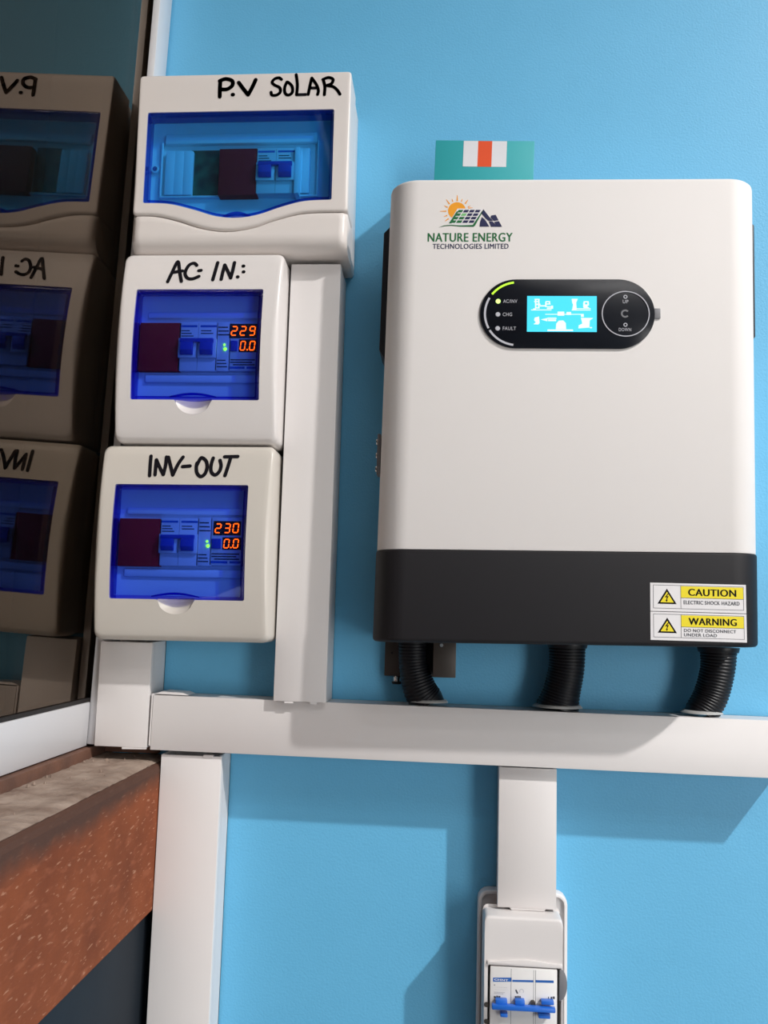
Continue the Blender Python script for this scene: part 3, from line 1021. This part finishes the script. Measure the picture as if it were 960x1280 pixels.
# three status arcs, three lamps and their words
C = P(647, 392)
rr = abs(P(607.5, 392)[0] - C[0])
flat([arc_band(C[0], C[1], rr, rr + 2.0, 97, 142)], PD + .1, 'lime_led', pan, 'status_arc')['label'] = 'lit green status arc'
flat([arc_band(C[0], C[1], rr, rr + 2.0, 150, 208)], PD + .1, 'lightgrey', pan, 'status_arc')['label'] = 'unlit grey status arc'
flat([arc_band(C[0], C[1], rr, rr + 2.0, 212, 263)], PD + .1, 'lightgrey', pan, 'status_arc')['label'] = 'unlit grey status arc'
for (x, y), mt in (((622.7, 376.5), 'lime_dot'), ((622.3, 393), 'lightgrey'), ((622, 410.5), 'lightgrey')):
    X, Z = P(x, y)
    MB().cyl((X, PD - .2, Z), (X, PD + .6, Z), 2.4, 2.1, 18).build('status_lamp', mt, pan)
for s, xa, xb, y in (('AC/INV', 629, 646.5, 376.5), ('CHG', 628.5, 640, 393), ('FAULT', 628.5, 645, 410.5)):
    A, B = P(xa, y - 2.2), P(xb, y + 2.2)
    text(s, A[0], B[0], B[1], A[1], PD + .1, 'lightgrey', pan, 'lettering', .0)
# navigation dial
X, Z = P(782, 392.3)
rd = (P(812, 392)[0] - P(752, 392)[0]) / 2
MB().rings([[(X + r_ * math.cos(k * math.pi / 24), d_, Z + r_ * math.sin(k * math.pi / 24)) for k in range(48)] for r_, d_ in ((rd - .9, PD - .2), (rd - .9, PD + .5), (rd, PD + .5), (rd, PD - .2))]).build('dial_ring', 'lightgrey', pan)
for y, r_ in ((371, 1.9), (406, 1.9)):
    x_, z_ = P(781.8, y)
    flat([arc_band(x_, z_, r_ - .8, r_, 0, 359, 24)], PD + .1, 'lightgrey', pan, 'dial_mark')
x_, z_ = P(781.5, 392)
flat([arc_band(x_, z_, 2.4, 4.0, 40, 320, 24)], PD + .1, 'grey', pan, 'dial_mark')
for s, xa, xb, y in (('UP', 778.5, 785.5, 377), ('DOWN', 773.5, 789, 412)):
    A, B = P(xa, y - 2.1), P(xb, y + 2.1)
    text(s, A[0], B[0], B[1], A[1], PD + .1, 'lightgrey', pan, 'lettering', .0)
A, B = P(814, 385), P(826, 398)
MB().box(A[0], B[0], DF + .1, DF + 1.8, B[1], A[1]).build('panel_tab', 'grey', inv, .7)

# printed logo
LG = lambda x, y: at(545 + x / 10.667, 240 + y / 10.667, DF)
logo = node('logo', inv)
sunc = LG(278, 248)
sr = abs(LG(396, 248)[0] - sunc[0])
flat([disc(*sunc, sr, 40)], DF + .12, 'sun', logo, 'sun')
for (xa, ya, xb, yb, wd) in ((283, 122, 283, 42, 22), (225, 130, 213, 92, 16), (338, 128, 352, 92, 16), (182, 162, 135, 100, 20), (388, 158, 428, 104, 20), (155, 206, 108, 182, 18),
                             (138, 256, 52, 258, 18), (150, 312, 104, 330, 18), (168, 355, 120, 390, 20), (425, 200, 462, 186, 14), (428, 216, 490, 210, 16)):
    L_ = math.hypot(xb - xa, yb - ya)
    nx, ny = -(yb - ya) / L_ * wd / 2, (xb - xa) / L_ * wd / 2
    flat([[LG(xa + nx, ya + ny), LG(xa - nx, ya - ny), LG(xb - nx * .3, yb - ny * .3), LG(xb + nx * .3, yb + ny * .3)]], DF + .12, 'sun', logo, 'sun_ray')
flat([[LG(288, 222), LG(630, 222), LG(505, 450), LG(155, 440)]], DF + .2, 'sticker', logo, 'panel_backing')


def pc(u, v):
    top = (300 + 305 * u, 236)
    bot = (172 + 330 * u, 422)
    return LG(top[0] + (bot[0] - top[0]) * v, top[1] + (bot[1] - top[1]) * v)


for r_ in range(4):
    for c_ in range(4):
        u0, u1, v0, v1 = c_ / 4 + .02, c_ / 4 + .225, r_ / 4 + .02, r_ / 4 + .205
        mt = 'navy_print'
        if c_ == 0:
            mt = 'green_print'
        if c_ == 1 and r_ in (1, 2):
            mt = 'leaf_print' if r_ == 1 else 'green_print'
        if c_ == 1 and r_ == 3:
            mt = 'green_print'
        flat([[pc(u0, v0), pc(u1, v0), pc(u1, v1), pc(u0, v1)]], DF + .28, mt, logo, 'panel_cell')
flat([[LG(170, 420), LG(205, 422), LG(300, 262), LG(278, 258)]], DF + .26, 'green_print', logo, 'panel_edge')
flat([[LG(35, 474), LG(110, 446), LG(200, 438), LG(330, 446), LG(490, 440), LG(610, 262), LG(640, 232), LG(522, 448), LG(500, 464), LG(330, 462), LG(200, 450), LG(120, 456)]], DF + .30, 'green_print', logo, 'swoosh')
flat([[LG(632, 232), LG(720, 345), LG(760, 385), LG(700, 385), LG(660, 350), LG(618, 300), LG(600, 290)]], DF + .30, 'navy_print', logo, 'roof')
flat([[LG(612, 335), LG(650, 365), LG(670, 395), LG(712, 462), LG(582, 462), LG(588, 400)]], DF + .30, 'navy_print', logo, 'house_wall')
flat([[LG(735, 315), LG(795, 305), LG(835, 380), LG(770, 385), LG(728, 340)]], DF + .30, 'navy_print', logo, 'panel_cell')
flat([[LG(705, 392), LG(755, 395), LG(800, 440), LG(775, 400), LG(840, 390), LG(880, 465), LG(735, 464)]], DF + .30, 'navy_print', logo, 'panel_cell')
A, B = at(535, 291.5, DF), at(640.5, 302, DF)
text('NATURE ENERGY', A[0], B[0], B[1], A[1] + .1, DF + .12, 'green_print', logo, 'lettering', .0, .30)
A, B = at(541, 304.8, DF), at(635.5, 311, DF)
text('TECHNOLOGIES LIMITED', A[0], B[0], B[1], A[1], DF + .12, 'navy_print', logo, 'lettering', .0, .16)

# warning stickers on the black cover
SD = DF + 1.15
for k, (word, lines, za, zb) in enumerate((('CAUTION', ['ELECTRIC SHOCK HAZARD'], 10.6, 36.4), ('WARNING', ['DO NOT DISCONNECT', 'UNDER LOAD'], -15.6, 10.0))):
    xa, xb = 186.6, 272.0
    slp = 0.0
    stk = MB().box(xa, xb, SD - .1, SD + .1, za, zb).build('warning_sticker', 'sticker', inv, smooth=False)
    stk['label'] = 'white and yellow sticker reading ' + word
    d = SD + .2
    X = lambda u: xa + (xb - xa) * u
    hz = zb - za
    Zz = lambda v: zb - hz * v
    bw = .35
    for q in ([rect(X(.03), X(.975), Zz(.085), Zz(.085) + bw), rect(X(.03), X(.975), Zz(.90), Zz(.90) + bw), rect(X(.03), X(.03) + bw, Zz(.9), Zz(.085)), rect(X(.975) - bw, X(.975), Zz(.9), Zz(.085)),
               rect(X(.318), X(.318) + bw, Zz(.9), Zz(.085)), rect(X(.318), X(.975), Zz(.52), Zz(.52) + bw)],):
        flat(q, d + .03, 'grey_print', stk, 'printed_border')
    flat([rect(X(.322), X(.972), Zz(.505), Zz(.10))], d, 'yellow', stk, 'yellow_bar')
    text(word, X(.40), X(.895), Zz(.43), Zz(.185), d + .06, 'ink', stk, 'lettering', .0, .30)
    for i, s in enumerate(lines):
        if len(lines) == 1:
            text(s, X(.35), X(.93), Zz(.73), Zz(.60), d + .03, 'grey_print', stk, 'lettering', .0, .08)
        else:
            text(s, X(.35), X(.89 if i == 0 else .69), Zz(.685 + .155 * i), Zz(.575 + .155 * i), d + .03, 'grey_print', stk, 'lettering', .0, .08)
    cx, cb, ct, hw = X(.175), Zz(.74), Zz(.20), 8.6
    flat([[(cx - hw, cb), (cx + hw, cb), (cx, ct)]], d, 'ink', stk, 'triangle_border')
    flat([[(cx - hw + 2.6, cb + 1.4), (cx + hw - 2.6, cb + 1.4), (cx, ct - 2.8)]], d + .04, 'yellow', stk, 'triangle')
    hb = ct - cb
    bolt = [(.08, .68), (-.20, .40), (-.02, .42), (-.08, .22), (-.16, .24), (-.02, .10), (.06, .26), (-.01, .25), (.14, .50), (-.02, .47), (.16, .66)]
    flat([[(cx + u * hb * .75, cb + .02 * hb + v * hb) for u, v in bolt]], d + .08, 'ink', stk, 'lightning_bolt')

# ================================================================== teal carton on the inverter
A, B = at(543, 174.5, 70), at(666, 222, 70)
zt_ = (A[1] + at(666, 177, 70)[1]) / 2
car = thing('small_carton', 'small teal carton with white and orange stripes standing on the inverter', 'carton', (A[0] + B[0]) / 2, 55, ZT, -0.022)
ZC = ZT + 1.4
MB().box(A[0], B[0], 40, 70, ZC, zt_).build('carton_body', 'teal', car, .5)
s = [at(x, 175, 70)[0] for x in (578, 596, 613.5, 632)]
zs = at(600, 208.5, 70)[1]
for i, mt in enumerate(('white_print', 'orange', 'white_print')):
    flat([rect(s[i], s[i + 1], zs, zt_ - .6)], 70.2, mt, car, 'printed_stripe')['label'] = ('orange' if mt == 'orange' else 'white') + ' stripe'

# ================================================================== corrugated hoses
HZ = TH1 + 0.4


def hose(label, pts, dep, zend):
    """Corrugated conduit swept along pixels (x, y, radius px, depth); its foot enters the trunking top."""
    P3 = []
    for x, y, r, d in pts:
        X, Z = at(x, y, d)
        P3.append((X, d, Z, r * 0.83))
    P3[0] = (P3[0][0], P3[0][1], ZB - .6, P3[0][3])
    P3[-1] = (P3[-1][0], P3[-1][1], zend, P3[-1][3])
    Q = [P3[0]] + P3 + [P3[-1]]
    path = []
    for i in range(1, len(Q) - 2):
        for j in range(30):
            t = j / 30
            path.append(tuple(0.5 * (2 * Q[i][c] + (Q[i + 1][c] - Q[i - 1][c]) * t + (2 * Q[i - 1][c] - 5 * Q[i][c] + 4 * Q[i + 1][c] - Q[i + 2][c]) * t * t
                                     + (3 * Q[i][c] - Q[i - 1][c] - 3 * Q[i + 1][c] + Q[i + 2][c]) * t ** 3) for c in range(4)))
    path.append(P3[-1])
    L = [0]
    for a, b in zip(path, path[1:]):
        L.append(L[-1] + math.dist(a[:3], b[:3]))
    pitch = 3.1
    n = int(L[-1] / pitch * 6)
    rgs = []
    for k in range(n + 1):
        s_ = L[-1] * k / n
        i = max(j for j in range(len(L)) if L[j] <= s_ + 1e-9)
        i = min(i, len(path) - 2)
        u = (s_ - L[i]) / ((L[i + 1] - L[i]) or 1)
        c = [path[i][q] + (path[i + 1][q] - path[i][q]) * u for q in range(4)]
        tv = Vector([path[i + 1][q] - path[i][q] for q in range(3)]).normalized()
        if k == 0 or k == n:
            tv = Vector((0, 0, -1))
        ux = Vector((1, 0, 0))
        vx = tv.cross(ux).normalized()
        ux = vx.cross(tv).normalized()
        ph_ = (k % 6) / 6
        rad = c[3] * (1.0 if ph_ in (0, ) else 1.0) - (0.0, 0.1, 0.6, 0.85, 0.6, 0.1)[k % 6]
        rgs.append([tuple(Vector(c[:3]) + rad * (math.cos(a * math.pi / 16) * ux + math.sin(a * math.pi / 16) * vx)) for a in range(32)])
    t = thing('corrugated_hose', label, 'hose', P3[-1][0], P3[-1][1], zend, 0, 'black corrugated hoses')
    MB().rings(rgs, True, True, True).build('corrugated_tube', 'hose', t, angle=80)
    x, d, _, r = P3[-1]
    rg = []
    for k in range(33):
        pass
    prof = [(r - 1.0, 0.0), (r + 3.8, 0.0), (r + 2.8, 1.2), (r + 1.2, 2.4), (r - .6, 2.8)]
    mb = MB()
    mb.rings([[(x + (q + random.Random(k * 7 + 1).uniform(-.8, .8) * (q > r + 2)) * math.cos(k * math.pi / 14), min(d + q * math.sin(k * math.pi / 14), 49.3), zend + .05 + h) for k in range(28)] for q, h in prof])
    mb.build('sealant_collar', 'silicone', t)
    # cable gland where the tube leaves the housing
    x, d, z, r = P3[0]
    MB().cyl((x, d, ZB - .4), (x, d, ZB - 5.5), r + 2.2, r + 1.0, 24).build('gland_nut', 'hose', t, .4)
    return t


zfoot = lambda px: TH1 + .45 - 0.0058 * (at(px, 890, 28)[0] - 426)
hose('black corrugated hose at the left, curving past the bronze block', [(516, 803, 18, 31), (517, 832, 18.5, 30), (525, 862, 21, 29), (535, 885, 21, 27)], 28, zfoot(535))
hose('straight black corrugated hose under the middle of the inverter', [(709, 806, 22.5, 30), (708, 835, 22, 29), (702, 865, 23, 27), (697, 889, 26, 26)], 28, zfoot(697))
hose('black corrugated hose curving leftward below the warning stickers', [(898, 811, 22, 32), (897, 836, 20.5, 31), (889, 868, 20.5, 28), (877, 896, 20, 27)], 28, zfoot(877))

# bronze block beside the left hose
A, B = at(481, 803, 10), at(571, 848, 30)
blk = thing('bronze_bracket', 'small dark bronze metal block behind the left hose under the inverter', 'bracket', (A[0] + B[0]) / 2, 0, B[1])
zt_b = ZB - 1.0
MB().box(at(481, 820, 10)[0], at(545, 820, 10)[0], 0.6, 10, B[1] - 1.0, zt_b).build('back_plate', 'bronze', blk, .6)
cb_ = MB().box(at(541.5, 820, 48)[0], at(570, 820, 48)[0], 0.6, 48, at(555, 847, 48)[1], zt_b - 1).build('metal_block', 'bronze', blk, .8)
X, Z = at(552, 806.5, 48)
MB().cyl((X, 47.8, Z), (X, 49, Z), 2.2, 1.8, 14).build('screw', 'steel', cb_)
X, Z = at(490, 816, 10)
MB().cyl((X, 9.8, Z), (X, 10.5, Z), 1.2, 1.2, 10).build('screw_hole', 'gasket', blk)
X, Z = at(496, 851, 6)
pl = MB().cyl((X, 6, B[1] - 1.2), (X, 6, B[1] - 7.0), 4.4, 4.4, 16).build('plug', 'steel', blk, .5)
MB().cyl((X, 6, B[1] - 7.0), (X, 6, B[1] - 9.5), 5.6, 4.8, 16).build('plug_collar', 'gasket', pl, .4)

# ================================================================== small breaker enclosure at the bottom
enc = thing('breaker_enclosure', 'small white breaker enclosure on the wall at the lower end of short trunking', 'breaker box', 81, 0, -470)
A = at(598, 1114, 14)
B = at(709, 1114, 14)
ztop = at(650, 1114, 14)[1]
bx0, bx1 = A[0] + .3, B[0] - .6
oo = outline(bx0 - .6, bx1 + .9, -470, ztop, 11)
MB().prism(oo, 0.6, 10).build('back_plate', 'trunk', enc, 1)
oi = outline(bx0 + 2.6, bx1 - 2.2, -467, ztop - 3.4, 8.5)
frame(oo, oi, lambda x, z: 15.5, 10, lambda x, z: 10.2, 2.0, steps=2).build('raised_rim', 'trunk', enc)
cd = 60
cx0, cx1 = at(605, 1200, cd)[0], at(703.5, 1200, cd)[0]
zc1 = at(650, 1147, cd)[1]
mx0, mx1 = at(612.5, 1240, 62)[0], at(696.5, 1240, 62)[0]
mzt = at(650, 1210, 62)[1]
hz1 = at(650, 1208, cd)[1]
hole = outline(mx0 - 2.2, mx1 + 4.5, -452, hz1, 2.0)
co = outline(cx0, cx1, -466, zc1, 4)
cov = frame(co, hole, lambda x, z: cd - (0 if z > hz1 else 0), 33, lambda x, z: 38, 3.0).build('cover', 'trunk', enc, angle=50)
# sloping shoulder above the cover
zs0 = at(650, 1128, 40)[1]
MB().rings([[(x, 12, z) for x, z in outline(cx0 - .4, cx1 + .4, -466.5, ztop - 18, 5)], [(x, 33, z) for x, z in outline(cx0 - .3, cx1 + .3, -466.2, zc1 + 3, 5)]], True, True, True).build('middle_body', 'trunk', enc, angle=40)
# wavy brow over the opening
n = 24
brow = []
for i in range(n + 1):
    u = i / n
    x = mx0 - 3 + (mx1 - mx0 + 8) * u
    brow.append((x, hz1 + 4.2 + 2.4 * math.sin(math.pi * u) ** 2))
brow += [(mx1 + 5, hz1 + .6), (mx0 - 3, hz1 + .6)]
MB().prism(brow, cd - 1, cd + 2.2).build('brow', 'trunk', enc, .9)
# breaker
br = MB().box(mx0, mx1, 34, 62, -425, mzt).build('circuit_breaker', 'mcb', enc, .7)
br['label'] = 'three pole breaker with a blue bar toggle'
m = lambda x, y, d=62: at(590 + x * 130 / 960, 1190 + y * 130 / 960, d)
flat([[m(194, 236), m(366, 236), m(366, 274), m(194, 274)]], 62.1, 'blue_print', br, 'logo_plate')
A, B = m(205, 245), m(334, 270)
text('CHNT', A[0], B[0], B[1], A[1], 62.2, 'sticker', br, 'lettering', .03)
flat([[m(372, 256), m(566, 260), m(566, 280), m(372, 275)]], 62.1, 'blue_print', br, 'printed_bar')
flat([[m(584, 258), m(754, 263), m(754, 286), m(584, 281)]], 62.1, 'blue_print', br, 'printed_bar')
for xa, xb, ya, yb in ((202, 220, 406, 424), (224, 240, 402, 424), (244, 262, 404, 424), (396, 414, 406, 430), (418, 432, 404, 430), (436, 450, 406, 430), (702, 710, 412, 434), (726, 742, 412, 436), (746, 764, 410, 434)):
    A, B = m(xa, ya), m(xb, yb)
    flat([rect(A[0], B[0], B[1], A[1])], 62.1, 'grey_print', br, 'fine_print')
for xa, xb, y in ((202, 214, 300), (202, 326, 322), (202, 332, 344), (202, 304, 368), (202, 290, 380)):
    A, B = m(xa, y), m(xb, y + 8)
    flat([rect(A[0], B[0], B[1], A[1])], 62.1, 'grey', br, 'fine_print')
flat([[m(398, 350), m(410, 346), m(428, 382), m(414, 386)]], 62.1, 'grey_print', br, 'printed_mark')
X, Z = m(458, 362)
flat([arc_band(X, Z, 1.5, 2.1, -40, 220, 12)], 62.1, 'lightgrey', br, 'printed_mark')
for xx in (362, 570, 588):
    A, B = m(xx, 200), m(xx, 640)
    MB().box(A[0] - .14, A[0] + .14, 61.8, 62.12, -424, mzt - 1.2).build('pole_joint', 'grey_print', br, smooth=False)
tog = node('toggle', br) if False else None
A, B = m(184, 490, 72), m(772, 570, 72)
bar = MB().box(A[0], B[0], 65.5, 72, B[1], A[1]).build('toggle_bar', 'toggle', br, 1.0)
for xa, xb, ya, yb in ((218, 326, 442, 496), (398, 488, 446, 496), (640, 758, 452, 496), (262, 330, 566, 608), (614, 724, 566, 622)):
    A, B = m(xa, ya, 69), m(xb, yb, 69)
    MB().box(A[0], B[0], 62.2, 69, B[1], A[1]).build('toggle_lever', 'toggle', br, .8)
X, Z = m(564, 482, 66)
MB().cyl((X, 62, Z), (X, 66, Z), 2.4, 2.2, 12).build('rivet', 'bronze', br)
# grey side latch, terminal screws
X, Z = m(800, 285, 56)
MB().prism([(X + 7.5 * math.cos(a), Z + 14.5 * math.sin(a)) for a in [-math.pi / 2 + math.pi * k / 16 for k in range(17)]], cd - 1.5, cd + .9).build('side_latch', 'grey', enc, .5)
for yy in (485, 640):
    X, Z = m(133, yy, cd)
    MB().cyl((X, cd - .6, Z), (X, cd + .5, Z), 2.5, 2.2, 14).build('terminal_screw', 'bronze', enc)
